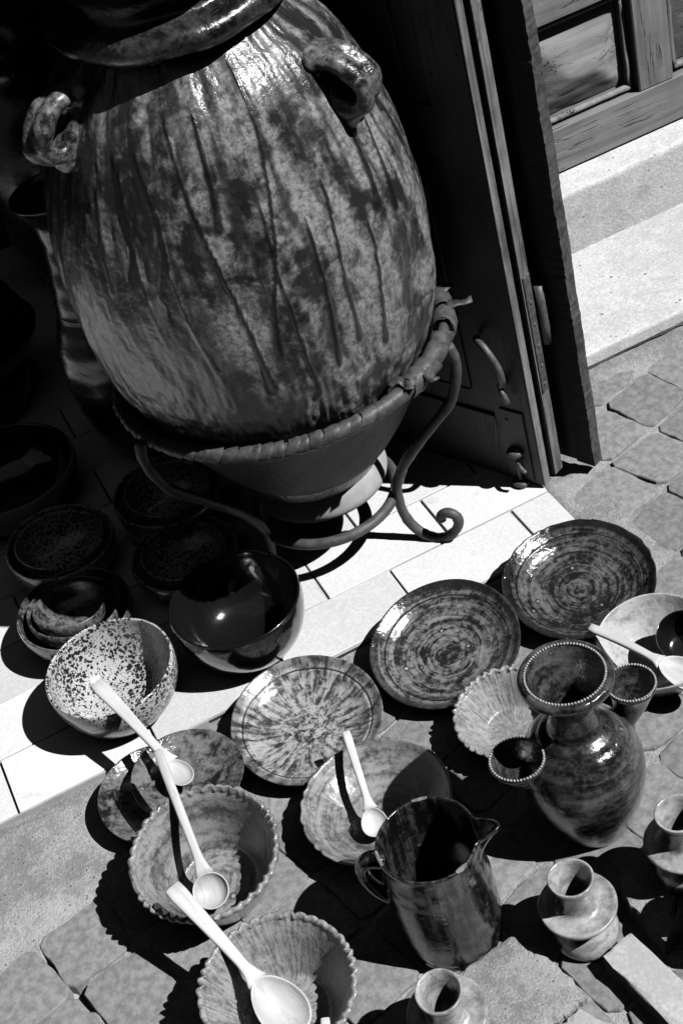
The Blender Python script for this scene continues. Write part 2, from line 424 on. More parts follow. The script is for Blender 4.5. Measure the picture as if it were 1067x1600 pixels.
# thin metal strip along the front edge of the tiles
obj('edge_strip', *box(-1.2, .10, 1.6105, 1.6128, -.02, .0070, .0006), 'bare', floor, False)

# ------------------------------------------------------------------ neighbour's steps and door
def worn_block(x0, x1, y0, y1, z0, z1, seed, nx_=160, bev=.005):
    """stone step with a worn, rounded front edge"""
    prof = [(y0, z0), (y0, z0+(z1-z0)*.3), (y0, z1-bev*1.6), (y0+bev*.12, z1-bev*.7), (y0+bev*.5, z1-bev*.15), (y0+bev*1.3, z1), (y0+(y1-y0)*.35, z1), (y0+(y1-y0)*.7, z1), (y1, z1)]
    V = []; F = []; m = len(prof)
    X_ = np.linspace(x0, x1, nx_)
    for x in X_:
        for i, (y, z) in enumerate(prof):
            d = (vnoise(np.array([x*14]), np.array([y*14+z*31]), seed)[0]-.5)*.003+(vnoise(np.array([x*70]), np.array([z*70]), seed+1)[0]-.5)*.0015
            V.append((x, y+(d if i < 6 else 0), z+(d*.5 if i > 2 else 0)))
    for a in range(nx_-1):
        for i in range(m-1): F.append((a*m+i, (a+1)*m+i, (a+1)*m+i+1, a*m+i+1))
    return V, F
tag(obj('lower_step', *worn_block(.9, 2.6, 1.967, 2.35, -.05, .032, 3), 'step'), kind='structure')
tag(obj('upper_step', *worn_block(.9, 2.6, 2.26, 2.6, .0, .160, 5, 160, .007), 'step'), kind='structure')

V = []; F = []; nn = 130                       # thin dark strip drawn for the gap at the foot of the lower step
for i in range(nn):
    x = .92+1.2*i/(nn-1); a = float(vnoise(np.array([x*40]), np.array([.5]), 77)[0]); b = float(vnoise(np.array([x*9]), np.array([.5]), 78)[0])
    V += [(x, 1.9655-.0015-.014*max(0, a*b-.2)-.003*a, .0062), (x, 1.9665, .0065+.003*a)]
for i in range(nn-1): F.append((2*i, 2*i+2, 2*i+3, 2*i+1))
obj('gap_strip', V, F, 'dark_gap', street)
door = empty('panelled_door', (1.16, 2.33, .162))
tag(door, 'weathered pale painted panelled door above the stone steps', 'door')
def dpart(name, x0, x1, y0, y1, z0, z1, mat, b=.002, par=door):
    lx, ly, lz = 1.16, 2.33, .162
    return obj(name, *box(x0-lx, x1-lx, y0-ly, y1-ly, z0-lz, z1-lz, b, .0004), mat, par, False)
Dy = 2.33
def panel_frame(xa, xb, za, zb, par):
    """panel with a worn, hipped, roof-like field, sunk behind mouldings"""
    lx, ly, lz = 1.16, 2.33, .162; p = .030
    zm = .40; nx_, nz_ = 40, 32; V = []; F = []
    for j in range(nz_+1):
        for i in range(nx_+1):
            u, v = i/nx_, j/nz_; x, z = xa+(xb-xa)*u, za+(zb-za)*v
            side = min(u, 1-u)*(xb-xa)/.066; e = np.array([side, v/zm, (1-v)/(1-zm)])
            q = -math.log(np.exp(-14*e).sum())/14
            q = max(0.0, min(1.0, q))
            d = (float(vnoise(np.array([x*30]), np.array([z*160]), 41)[0])-.5)*.0016
            V.append((x-lx, Dy+.029-p*q+d-ly, z-lz))
    n_ = nx_+1
    for j in range(nz_):
        for i in range(nx_): F.append((j*n_+i, j*n_+i+1, (j+1)*n_+i+1, (j+1)*n_+i))
    return obj('panel', V, F, 'door', par)
def mould(xa, xb, za, zb, par):
    """half round moulding bars round a panel opening"""
    lx, ly, lz = 1.16, 2.33, .162
    for (a, b_) in (((xa, za), (xb, za)), ((xb, za), (xb, zb)), ((xb, zb), (xa, zb)), ((xa, zb), (xa, za))):
        n = 10; P = [(a[0]+(b_[0]-a[0])*t/n-lx, Dy+.020-ly+random.gauss(0, .0006), a[1]+(b_[1]-a[1])*t/n-lz) for t in range(n+1)]
        obj('moulding', *tube(P, .0065, 8), 'door_v', par)
cols = [(.86, .93), (1.085, 1.155-.0), (1.345, 1.418), (1.605, 1.68)]
dpart('bottom_rail', .86, 1.68, Dy, Dy+.03, .164, .252, 'door')
for xa, xb in ((.86, .93), (1.085-.0, 1.118), (1.345, 1.4185), (1.61, 1.68)):
    dpart('stile', xa, xb, Dy+.0005, Dy+.03, .2525, 2.1, 'door_v')
zr = [(.455, .53), (.98, 1.06), (1.5, 1.57), (2.03, 2.1)]
gaps = [(.93, 1.085), (1.118, 1.345), (1.4185, 1.61)]
for xa, xb in gaps:
    zlo = .2525
    for za, zb in zr:
        dpart('rail', xa+.0004, xb-.0004, Dy+.001, Dy+.03, za, zb, 'door')
        mould(xa+.012, xb-.012, zlo+.010, za-.010, door)
        panel_frame(xa+.02, xb-.02, zlo+.018, za-.018, door)
        zlo = zb
dpart('backing', .87, 1.67, Dy+.0305, Dy+.04, .17, 2.09, 'door')

# ------------------------------------------------------------------ shop building (walls, lintel, ceiling) and awning
shop = empty('shop_building', (0, 2.4, 0))
tag(shop, 'dark open-fronted shop behind the large jar', 'building')
def spart(name, x0, x1, y0, y1, z0, z1, mat='wall'):
    return obj(name, *box(x0, x1, y0-2.4, y1-2.4, z0, z1, .003), mat, shop, False)
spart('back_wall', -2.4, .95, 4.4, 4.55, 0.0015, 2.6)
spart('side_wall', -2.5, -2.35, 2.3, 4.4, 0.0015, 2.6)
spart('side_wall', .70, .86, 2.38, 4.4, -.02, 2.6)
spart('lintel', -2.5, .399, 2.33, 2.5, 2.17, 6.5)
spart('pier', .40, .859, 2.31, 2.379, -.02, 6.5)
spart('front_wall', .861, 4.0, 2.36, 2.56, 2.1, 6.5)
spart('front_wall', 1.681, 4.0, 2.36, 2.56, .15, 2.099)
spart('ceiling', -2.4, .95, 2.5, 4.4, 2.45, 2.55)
opp = empty('rear_sky_block', (0, -1.7, 0)); tag(opp, 'unseen block behind the viewer, added to hold back the sky', 'sky blocker')  # added out of view to shut off skylight and deepen shadows
obj('wall', *box(-7, 7, -.5, 0, -.03, 4.3, .01), 'wall', opp, False)
obj('block_cap', *box(-7.05, 7.05, -.52, .03, 4.3005, 4.42, .01), 'wall', opp, False)
for nm, xa, xb, hh_, lb in (('end_sky_block', -4.2, -3.2, 6.2, 'unseen block at the left end of the lane, added to cut the low sky'), ('end_sky_block', 4.4, 5.4, 4.2, 'unseen block at the right end of the lane, added to cut the low sky')):  # blocks added out of view at both lane ends, cutting low skylight
    h_ = empty(nm, ((xa+xb)/2, .3, 0)); tag(h_, lb, 'sky blocker'); m_ = (xb-xa)/2
    obj('wall', *box(-m_, m_, -1.98, 2.05, -.03, hh_, .01), 'wall', h_, False)
    obj('block_cap', *box(-m_-.03, m_+.03, -1.985, 2.055, hh_+.0005, hh_+.12, .01), 'wall', h_, False)

# ------------------------------------------------------------------ folding door leaves
DD = Vector((-.453, .891, 0)); DN = Vector((.891, .453, 0))        # along the leaf (inwards), across it (to the right)
def leaf_frame(p, z=0.0):
    e = empty('door_leaf', (p[0], p[1], z)); e.rotation_euler = (0, 0, math.atan2(DD.y, DD.x)); return e
# local axes: +x along the leaf (away from the free edge), -y to its right (DN), z up
def lbox(name, par, s0, s1, t0, t1, z0, z1, mat, b=.0015, jit=.0004):
    return obj(name, *box(s0, s1, -t1, -t0, z0, z1, b, jit), mat, par, False)
HL, WL = 2.15, .56
def panelled(e, t, zb):
    """stiles, rails and sunk panels of one leaf of thickness t"""
    lbox('stile', e, .0032, .075, 0, t, zb, HL, 'leaf'); lbox('edge_strip', e, 0, .003, .0004, t-.0004, zb+.001, HL, 'sunlit_edge', .0008, .0003); lbox('stile', e, WL-.075, WL, 0, t, zb, HL, 'leaf')  # thin edge strip added to carry the painted sunlight
    lv = [(zb, .135), (.60, .68), (1.2, 1.28), (HL-.1, HL)]
    for a, b in lv: lbox('rail', e, .0755, WL-.0755, .0005, t-.0005, a, b, 'leaf')
    for (a0, a1), (b0, b1) in zip(lv, lv[1:]):
        lbox('panel', e, .0755, WL-.0755, t*.4, t*.65, a1, b0, 'leaf')
        lbox('raised_field', e, .115, WL-.115, t*.22, t*.41, a1+.04, b0-.04, 'leaf', .004)
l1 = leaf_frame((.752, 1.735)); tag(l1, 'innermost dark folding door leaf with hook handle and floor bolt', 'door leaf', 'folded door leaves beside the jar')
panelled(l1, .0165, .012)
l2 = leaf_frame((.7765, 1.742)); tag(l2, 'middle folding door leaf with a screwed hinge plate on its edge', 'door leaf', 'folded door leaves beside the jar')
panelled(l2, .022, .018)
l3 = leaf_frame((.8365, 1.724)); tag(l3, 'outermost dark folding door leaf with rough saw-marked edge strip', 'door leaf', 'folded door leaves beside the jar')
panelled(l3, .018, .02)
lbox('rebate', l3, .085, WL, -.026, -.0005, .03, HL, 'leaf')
# rough batten: many small saw nicks along the lit edge
n = 420; V = []; F = []
for i in range(n):
    z = .019+(HL-.019)*i/(n-1); a = random.gauss(0, .0003)+.0006*math.sin(i*.21); b = random.gauss(0, .0003)+.0003*math.sin(i*.05)
    V += [(-.004+a, -.0205+b, z), (-.004+a, .0015+random.gauss(0, .0006), z), (.03, .0015, z), (.03, -.0205+b, z)]
for i in range(n-1):
    for j in range(4): k = (j+1) % 4; F.append((i*4+j, i*4+k, i*4+4+k, i*4+4+j))
F += [(3, 2, 1, 0), (n*4-4, n*4-3, n*4-2, n*4-1)]
obj('edge_batten', V, F, 'batten', l3, False)
def screw(par, s, t, z, face='edge', r=.0032):
    V, F = lathe([(0, .0012), (r*.35, .0004), (r*.6, .0014), (r, .0008), (r, -.001)], 10, None, 0)
    o = obj('screw', V, F, 'steel', par, True, (s, -t, z))
    o.rotation_euler = (0, R(-90), 0) if face == 'edge' else (R(-90), 0, 0)
    return o
lbox('hinge_plate', l2, -.0022, .0005, .003, .0195, .185, .40, 'steel', .0006)
for z in (.20, .235, .272, .312, .352): screw(l2, -.0024, .0115, z)
obj('hinge_barrel', *tube([(-.006, -.029, .268), (-.006, -.029, .30), (-.006, -.029, .33), (-.006, -.029, .372)], [.0075, .0085, .0085, .007], 14), 'steel', l2)
lbox('hinge_plate', l3, .0825, .0845, -.024, -.006, .15, .42, 'steel', .0006)
for z in (.17, .215, .265, .32, .37): screw(l3, .082, -.014, z, 'edge', .003)
# hook handle, keeper knob and sliding bolt on the face that looks left (local +y)
hk = [(.074, .004, .296), (.064, .018, .304), (.044, .026, .296), (.026, .028, .268), (.026, .024, .240), (.040, .012, .218), (.052, .003, .206)]
obj('hook_handle', *tube(spline(hk), [.0045+.0015*math.sin(math.pi*i/(len(spline(hk))-1)) for i in range(len(spline(hk)))], 10), 'steel', l1)
obj('keeper', *tube(spline([(.05, .003, .210), (.040, .013, .206), (.034, .015, .196), (.034, .012, .186)]), .0048, 10), 'steel', l1)
lbox('bolt_plate', l1, .018, .062, -.0035, -.0002, .02, .16, 'leaf', .001)
obj('bolt_rod', *tube([(.040, .009, .012), (.040, .009, .085)], .0032, 10), 'steel', l1)
obj('bolt_knob', *tube(spline([(.040, .010, .060), (.028, .018, .058), (.020, .018, .050)]), .0036, 8), 'steel', l1)
for z in (.078, .014):
    obj('bolt_keeper', *tube(spline([(.052, .002, z), (.050, .012, z), (.042, .015, z), (.034, .012, z), (.032, .002, z)]), .0055, 8), 'steel', l1)
screw(l1, .05, -.0037, .14, 'face'); screw(l1, .045, -.0037, .03, 'face')

# ------------------------------------------------------------------ the large jar
JX, JY = .43, 1.86
jar = empty('oil_jar', (JX, JY, 0)); tag(jar, 'huge glazed storage jar with glaze drips and looped handles in an iron stand', 'jar')
JP = [(0, .150), (.085, .150), (.096, .156), (.101, .165), (.112, .185), (.122, .205), (.143, .25), (.170, .30), (.200, .35), (.229, .40), (.246, .45), (.254, .50), (.2575, .55),
      (.258, .60), (.254, .65), (.245, .70), (.231, .75), (.214, .80), (.192, .85), (.170, .88), (.150, .898), (.140, .912)]
JR = np.array(JP[2:]); jr = lambda z: np.interp(z, JR[:, 1], JR[:, 0])
DRIPS = [  # (angle, z) way points, half width, height
    ([(-119, .853), (-117, .796), (-112.7, .667), (-109.6, .58), (-107.5, .50)], .0042, .0030), ([(-108, .853), (-109.1, .775), (-110, .735)], .0048, .0034),
    ([(-87.2, .885), (-88.3, .825), (-93.9, .733), (-100.9, .616), (-103, .55)], .0042, .0028), ([(-131.7, .823), (-127.8, .764), (-128, .686), (-124.9, .6), (-122, .53)], .0036, .0024),
    ([(-95.7, .76), (-98.2, .657), (-96.5, .558), (-95, .47)], .0040, .0030), ([(-75.7, .733), (-78.3, .616), (-79, .52)], .0050, .0024),
    ([(-57, .79), (-58.5, .70), (-60, .672)], .0075, .0030), ([(-46, .79), (-51.5, .69), (-53, .655)], .0045, .0030), ([(-140, .80), (-138, .7), (-136, .60)], .0040, .0020),
    ([(-66, .66), (-68, .56), (-69, .49)], .0045, .0020), ([(-30, .72), (-33, .60), (-35, .52)], .0050, .0018), ([(-84, .70), (-86, .60), (-87, .5)], .0036, .0022), ([(-150, .78), (-149, .66)], .004, .002)]
nth, nz = 640, 420
th = np.linspace(0, 2*math.pi, nth, endpoint=False)
prof = np.array(smooth_prof(JP, 2)); s_len = np.concatenate([[0], np.cumsum(np.linalg.norm(np.diff(prof, axis=0), axis=1))])
ss = np.linspace(0, s_len[-1], nz); pr_ = np.interp(ss, s_len, prof[:, 0]); pz_ = np.interp(ss, s_len, prof[:, 1])
TH, RR = np.meshgrid(th, pr_); _, ZZ = np.meshgrid(th, pz_)
deg = np.degrees((TH+math.pi) % (2*math.pi)-math.pi)
drip = np.zeros_like(TH); disp = np.zeros_like(TH)
for pts, hw, hh in DRIPS:
    pts = sorted(pts, key=lambda p: p[1]); pa = np.array(pts)
    ang = np.interp(ZZ, pa[:, 1], pa[:, 0]) + .45*np.sin(ZZ*23+pa[0, 0]) + .08*np.sin(ZZ*131+pa[0, 0])
    dx = np.radians(deg-ang)*RR
    zc = np.clip(ZZ, pa[0, 1], pa[-1, 1]); dz = ZZ-zc
    w_ = hw*(1+.5*np.exp(-((ZZ-pa[0, 1])/.02)**2))*(1-.45*(ZZ-pa[0, 1])/(pa[-1, 1]-pa[0, 1]+1e-6))
    q = np.clip(1-(dx/np.maximum(w_, .001))**2-(dz/.012)**2, 0, 1)
    drip = np.maximum(drip, np.clip(q*2, 0, 1)); disp = np.maximum(disp, np.sqrt(q)*hh*.7)
cxn, cyn = np.cos(TH), np.sin(TH)
lump = (vnoise(TH*5, ZZ*8, 21)-.5)*.010 + (vnoise(TH*14, ZZ*22, 22)-.5)*.0035 + (vnoise(TH*46, ZZ*60, 23)-.5)*.0012*(1+2*(ZZ < .52)*np.clip((.52-ZZ)*12, 0, 1))
dent = 0.0
RR2 = RR + (disp + (lump+dent)*np.clip((RR-.10)/.05, 0, 1))
crack = np.exp(-(((ZZ-(.487+.003*np.sin(deg*.35)))/.0014)**2))*((deg > -58)*(deg < -28)) + np.exp(-(((ZZ-(.53+.002*np.sin(deg*.3)))/.0012)**2))*((deg > -36)*(deg < -18))
RR2 = RR2 - crack*.002
V = np.stack([RR2*cxn, RR2*cyn, ZZ], -1).reshape(-1, 3); V[:nth, :2] *= 0
F = [(a*nth+j, a*nth+(j+1) % nth, (a+1)*nth+(j+1) % nth, (a+1)*nth+j) for a in range(nz-1) for j in range(nth)]
k = N('jar_glaze'); o_ = k.obj(); r_, c_, s__, z_ = cyl(k, o_)
at = k.n('Attribute', attribute_name='drip').outputs['Fac']; atc = k.n('Attribute', attribute_name='crack').outputs['Fac']
vst = k.comb(k.math('MULTIPLY', c_, 3.6), k.math('MULTIPLY', s__, 3.6), k.math('MULTIPLY', z_, 8.5))
vst2 = k.comb(k.math('MULTIPLY', c_, 15), k.math('MULTIPLY', s__, 15), k.math('MULTIPLY', z_, 9))
a1 = k.noise(vst, 1.0, 3, .6, .5); a2 = k.noise(o_, 34, 4, .65, .4, 2); a3 = k.noise(vst2, 1.0, 3, .6, .4, 5); a4 = k.noise(o_, 140, 4, .72, 0, 7)
f_ = k.math('ADD', k.math('MULTIPLY', a1, .46), k.math('ADD', k.math('MULTIPLY', a2, .38), k.math('MULTIPLY', a3, .16)))
f_ = k.ramp(f_, .44, .58)
f_ = k.math('MULTIPLY', f_, k.ramp(a4, .30, .64, .25, 1.0))
base = k.mix(f_, .020, .34)
run = k.math('MULTIPLY', k.n('Attribute', attribute_name='run').outputs['Fac'], k.ramp(a3, .36, .58, .35, 1.0))
base = k.mix(k.math('MULTIPLY', run, .88), base, k.mix(a4, .006, .035))
base = k.mix(k.math('MULTIPLY', at, .92), base, .006)
base = k.mix(k.math('MULTIPLY', atc, .9), base, .008)
pin = k.math('MULTIPLY', k.ramp(a4, .66, .72), k.ramp(a2, .46, .6))
base = k.mix(pin, base, .01)
h_ = k.math('ADD', k.math('MULTIPLY', a2, .6), k.math('MULTIPLY', a4, .30))
MAT['jar'] = k.out(base, k.mix(a2, .25, .5), h_, .42, .007, .85, .17)
body = obj('body', V, F, 'jar', jar)
# broad dark runs of thicker glaze hanging from the shoulder
run = np.zeros_like(TH); rj = np.random.default_rng(12)
for a0 in np.arange(-178, 180, 12.5):
    ang = a0+rj.uniform(-4, 4); zt = rj.uniform(.84, .93); zb_ = rj.choice([rj.uniform(.66, .78), rj.uniform(.48, .66), rj.uniform(.30, .5)], p=[.45, .35, .2]); hw = rj.uniform(.005, .016)
    c_a = ang + rj.uniform(-5, 5)*(zt-ZZ)/.4 + 1.2*np.sin(ZZ*26+a0) + .5*np.sin(ZZ*71+a0)
    dx = np.radians((deg-c_a+180) % 360-180)*RR; tt = np.clip((ZZ-zb_)/(zt-zb_), 0, 1)
    ww = hw*(.55+.45*np.sin(ZZ*19+a0)**2)*np.where(ZZ < zb_, 0.0001, np.sqrt(np.clip((ZZ-zb_)/.02, 0, 1)))
    run = np.maximum(run, np.clip(1.6-1.6*np.abs(dx)/np.maximum(ww, 1e-5), 0, 1)*(ZZ < zt+.02))
for nm, arr in (('drip', drip), ('run', run), ('crack', np.clip(crack, 0, 1))):
    atr = body.data.attributes.new(nm, 'FLOAT', 'POINT'); atr.data.foreach_set('value', arr.astype(np.float32).ravel())
# neck ring and mouth
NP = [(.138, .905), (.134, .915), (.140, .920), (.156, .922), (.166, .932), (.167, .945), (.158, .956), (.140, .960), (.130, .966), (.128, .985), (.140, 1.0), (.160, 1.012), (.166, 1.025), (.158, 1.036), (.14, 1.036), (.118, 1.02), (.110, .98), (.112, .93), (.10, .9), (0, .88)]
def neck_fn(th, r, z, i, r0, z0):
    return r*(1+.010*np.sin(3*th+1)+.004*np.sin(11*th)), z+.003*np.sin(2*th+2)+.001*np.sin(9*th)
obj('neck', *lathe(smooth_prof(NP, 2), 160, neck_fn, .008, 3), 'neck', jar)
SB = [(.088, .182), (.102, .185), (.118, .195), (.138, .216), (.162, .252), (.190, .300), (.216, .342), (.234, .368), (.238, .376), (.234, .380), (.226, .376), (.205, .345), (.175, .290), (.13, .225), (0, .20)]
def sb_fn(th, r, z, i, r0, z0): return r*(1+.004*np.sin(17*th)*np.sin(z0*90)), z
obj('support_bowl', *lathe(smooth_prof(SB, 2), 120, sb_fn, .008, 15), 'pitted', jar)
FP = [(0, .192), (.084, .192), (.098, .184), (.106, .166), (.109, .150), (.110, .138), (.106, .128), (.098, .124), (.05, .126), (0, .126)]
obj('foot', *lathe(smooth_prof(FP, 2), 120, None, .008, 5), 'bare', jar)
def loop_handle(ang, zc, out, hz, rad, seed):
    a = R(ang); r0 = float(jr(zc)); ca_, sa_ = math.cos(a), math.sin(a); P = []; rd = []; rl = random.Random(seed)
    m = 34
    for i in range(m):
        q = 2*math.pi*i/m
        rr_ = r0 + .017 + out*math.cos(q) - .40*hz*math.sin(q)
        P.append((ca_*rr_, sa_*rr_, zc+hz*math.sin(q))); rd.append(rad*(1+.35*max(0, -math.cos(q))**2+.10*math.sin(2*q+seed)+.07*math.sin(5*q+seed))+rl.uniform(-.0009, .0009))
    return tube(P, rd, 16, True, .9)
def blob(ang, z, dr, ra, rz, rr_):
    """flattened lump of clay pressed on to the wall"""
    a = R(ang); c = Vector((math.cos(a), math.sin(a), 0)); tvec = Vector((-c.y, c.x, 0)); r0 = float(jr(z))+dr; sl = Vector((-(jr(z-.02)-jr(z+.02))/.04*c.x, -(jr(z-.02)-jr(z+.02))/.04*c.y, 1)).normalized()
    nrm = tvec.cross(sl)
    v, f = lathe([(0, 1), (.5, .87), (.87, .5), (1, 0), (.87, -.5), (.5, -.87), (0, -1)], 14, None, 0)
    return [c*r0+Vector((0, 0, z))+tvec*p[0]*ra+nrm*p[1]*rr_+sl*p[2]*rz for p in map(Vector, v)], f
for a0, zc in ((-51, .826), (-166, .856)):
    ps = [loop_handle(a0-3.4, zc-.002, .031, .032, .0138, a0), loop_handle(a0+3.4, zc+.003, .030, .031, .0138, a0+3),
          blob(a0, zc+.030, .004, .034, .020, .012), blob(a0, zc-.034, .004, .030, .026, .011), blob(a0-4, zc-.056, -.003, .012, .020, .006), blob(a0+5, zc-.052, -.003, .010, .016, .006), blob(a0, zc+.034, .030, .022, .012, .012)]
    if a0 < -100: ps = ps[:4]+ps[6:]
    h_ = obj('handle', *join(*ps), 'lug', jar)
    md = h_.modifiers.new('fuse', 'REMESH'); md.mode = 'VOXEL'; md.voxel_size = .0028; md.use_smooth_shade = True
    md = h_.modifiers.new('smear', 'SMOOTH'); md.factor = .5; md.iterations = 10

# iron stand
stand = empty('iron_stand', (JX, JY, .006)); tag(stand, 'wrought iron stand with scrolled legs and wrapped ring holding the huge jar', 'stand')
LEG = [(.262, .386), (.268, .362), (.265, .337), (.256, .305), (.242, .277), (.19, .213), (.158, .172), (.142, .146), (.128, .115), (.124, .09), (.125, .062), (.132, .036), (.148, .014), (.168, .0045), (.190, .008), (.206, .022), (.215, .040), (.212, .055), (.200, .060), (.189, .054), (.186, .043)]
for a in (-43, -163, 77):
    P = spline([(s_*math.cos(R(a)), s_*math.sin(R(a)), z) for s_, z in LEG], 2)
    rd = [.0083+.0004*math.sin(i*.9)+random.gauss(0, .00035) for i in range(len(P))]; rd[-1] = .006
    obj('leg', *tube(P, rd, 12), 'iron', stand)
obj('lower_ring', *tube([(.1145*math.cos(q), .1145*math.sin(q), .086) for q in np.linspace(0, 2*math.pi, 72, endpoint=False)], .0088, 12, True), 'iron', stand)
ZR, RRG = .384, .2475
ring = obj('ring', *tube([(RRG*math.cos(q), RRG*math.sin(q), ZR) for q in np.linspace(0, 2*math.pi, 120, endpoint=False)], .0085, 12, True), 'iron', stand)
# leather strip wound round the ring: overlapping turns
def wrap_turn(q0, q1, rad, lean):
    m = 7; V = []; F = []; nn = 14
    for i in range(m):
        t = i/(m-1); q = q0+(q1-q0)*t; rr_ = rad*(1.0+.22*t if t < .86 else 1.1)
        for j in range(nn):
            b = 2*math.pi*j/nn; qq = q+lean*math.sin(b)
            r2 = rr_*(1+random.uniform(-.03, .03))
            rho = RRG+r2*math.cos(b); V.append((rho*math.cos(qq), rho*math.sin(qq), ZR+r2*math.sin(b)))
    for i in range(m-1):
        for j in range(nn): l = (j+1) % nn; F.append((i*nn+j, (i+1)*nn+j, (i+1)*nn+l, i*nn+l))
    return V, F
q = R(-190)
while q < R(30):
    st = R(random.uniform(3.6, 5.0)) if q < R(-66) else R(random.uniform(6, 9))
    big = random.uniform(.0103, .0114) if q < R(-66) else random.uniform(.0130, .0165)
    obj('leather_wrap', *wrap_turn(q, q+st*1.05, big, random.uniform(-.02, .02)+(.03 if q < R(-66) else random.uniform(-.06, .06))), 'leather', ring)
    q += st
def strap_end(a, dz, ln, tilt):
    c0 = Vector((RRG*math.cos(a), RRG*math.sin(a), ZR+dz)); d = Vector((math.cos(a+tilt), math.sin(a+tilt), .25)).normalized(); s_ = Vector((0, 0, 1)).cross(d).normalized()
    V = []; F = []
    for i in range(5):
        t = i/4; wdt = .009*(1-.25*t); c = c0+d*ln*t+Vector((0, 0, .004*math.sin(t*5)))
        for sg, zz in ((-1, 0), (1, .003*math.sin(t*7)), (1, -.002), (-1, -.002)): V.append(c+s_*wdt*sg+Vector((0, 0, zz)))
    for i in range(4):
        for j in range(4): l = (j+1) % 4; F.append((i*4+j, i*4+l, i*4+4+l, i*4+4+j))
    F += [(3, 2, 1, 0), (16, 17, 18, 19)]
    return V, F
for a, dz, ln, tl in ((-57, .004, .042, -.5), (-62, .008, .030, -1.1), (-24, .006, .045, .1), (-66, .012, .022, -2.6), (-15, .008, .03, .6)):
    obj('strap_end', *strap_end(R(a), dz, ln, tl), 'leather', ring)

# ------------------------------------------------------------------ plates and bowls
def tilt_to(az, t):
    a = R(az); return Matrix.Rotation(R(t), 3, Vector((-math.sin(a), math.cos(a), 0))).to_euler()
def dish_prof(Rm, h, bR, t, kind):
    """closed (r, z) outline of a pot of rim radius 1*Rm: inside, over the lip, outside, foot"""
    rb = bR*Rm
    if kind == 'plate':
        ins = [(0, .30), (.30, .30), (.55, .36), (.72, .52), (.80, .70), (.815, .73), (.83, .72), (.90, .84), (.965, .97)]
        lip = [(.985, 1.0), (1.0, .985), (1.0, .93)]
        outs = [(.93, .74), (.80, .48), (.66, .22), (.54, .10)]
    elif kind == 'bowl':
        ins = [(0, .10), (.25, .11), (.45, .19), (.62, .36), (.78, .60), (.90, .83), (.955, .97)]
        lip = [(.975, 1.0), (.995, .99), (1.0, .95)]
        outs = [(.95, .76), (.84, .48), (.70, .25), (.58, .10)]
    elif kind == 'round':
        ins = [(0, .09), (.30, .10), (.55, .17), (.75, .34), (.87, .58), (.93, .82), (.945, .97)]
        lip = [(.96, 1.0), (.985, 1.0), (1.0, .96)]
        outs = [(1.005, .80), (.96, .54), (.85, .30), (.68, .11), (.56, .05)]
    else:   # deep flaring bowl
        ins = [(0, .10), (.40, .10), (.50, .115), (.535, .14), (.58, .22), (.70, .48), (.81, .74), (.89, .90), (.91, .93)]
        lip = [(.915, .985), (.945, 1.02), (.985, 1.01), (1.0, .965), (.985, .92)]
        outs = [(.95, .87), (.90, .74), (.79, .45), (.66, .14)]
    P = [(a*Rm, b*h) for a, b in ins+lip+outs] + [(rb*1.04, h*.04), (rb*1.02, 0), (rb*.88, 0), (rb*.84, h*.03), (0, h*.035)]
    return smooth_prof(P, 2)
def crimp(n, amp, h, deep=.80, ph=0, only=None):
    """pie-crust rim: pinched in and out, one notch beside the next"""
    def fn(th, r, z, i, r0, z0):
        k = max(0, min(1, (z0/h-deep)/(1-deep)))**1.6
        if k <= 0 or r0 < 1e-6: return r, z
        s_ = np.sin(n*th/2+ph+1.1*np.sin(2*th+n)+.8*np.sin(3*th)+.5*np.sin(7*th+1)+.3*np.sin(13*th)); g = .35+1.3*vnoise(th*n/6.283, th*0+n, n)+.25*np.sin(5*th+2)
        if only is not None: g = g*np.clip(np.cos(th-only)*2.2-.9, 0, 1)
        w_ = np.abs(s_)**.8
        return r*(1+amp*k*(w_-.55)*g), z+h*amp*.55*k*(w_-.6)*g*np.sin(2.3*th+1)**2
    return fn
def dish(name, pl, hR, bR, kind, mat, label, cat, group=None, fn=None, t=.1, wob=.007, seg=128, seed=1, outside=None):
    x, y, z, az, tl, Rm = pl
    o = obj(name, *lathe(dish_prof(Rm, hR*Rm, bR, t, kind), seg, fn, wob, seed), mat, None, True, (x, y, z), tilt_to(az, tl))
    if outside:                                   # different glaze outside, from the lip down
        o.data.materials.append(MAT[outside]); P_ = dish_prof(Rm, hR*Rm, bR, t, kind); top = max(range(len(P_)), key=lambda i: P_[i][1])
        for p in o.data.polygons:
            if p.index >= seg*(top+1): p.material_index = 1
    return tag(o, label, cat, group)
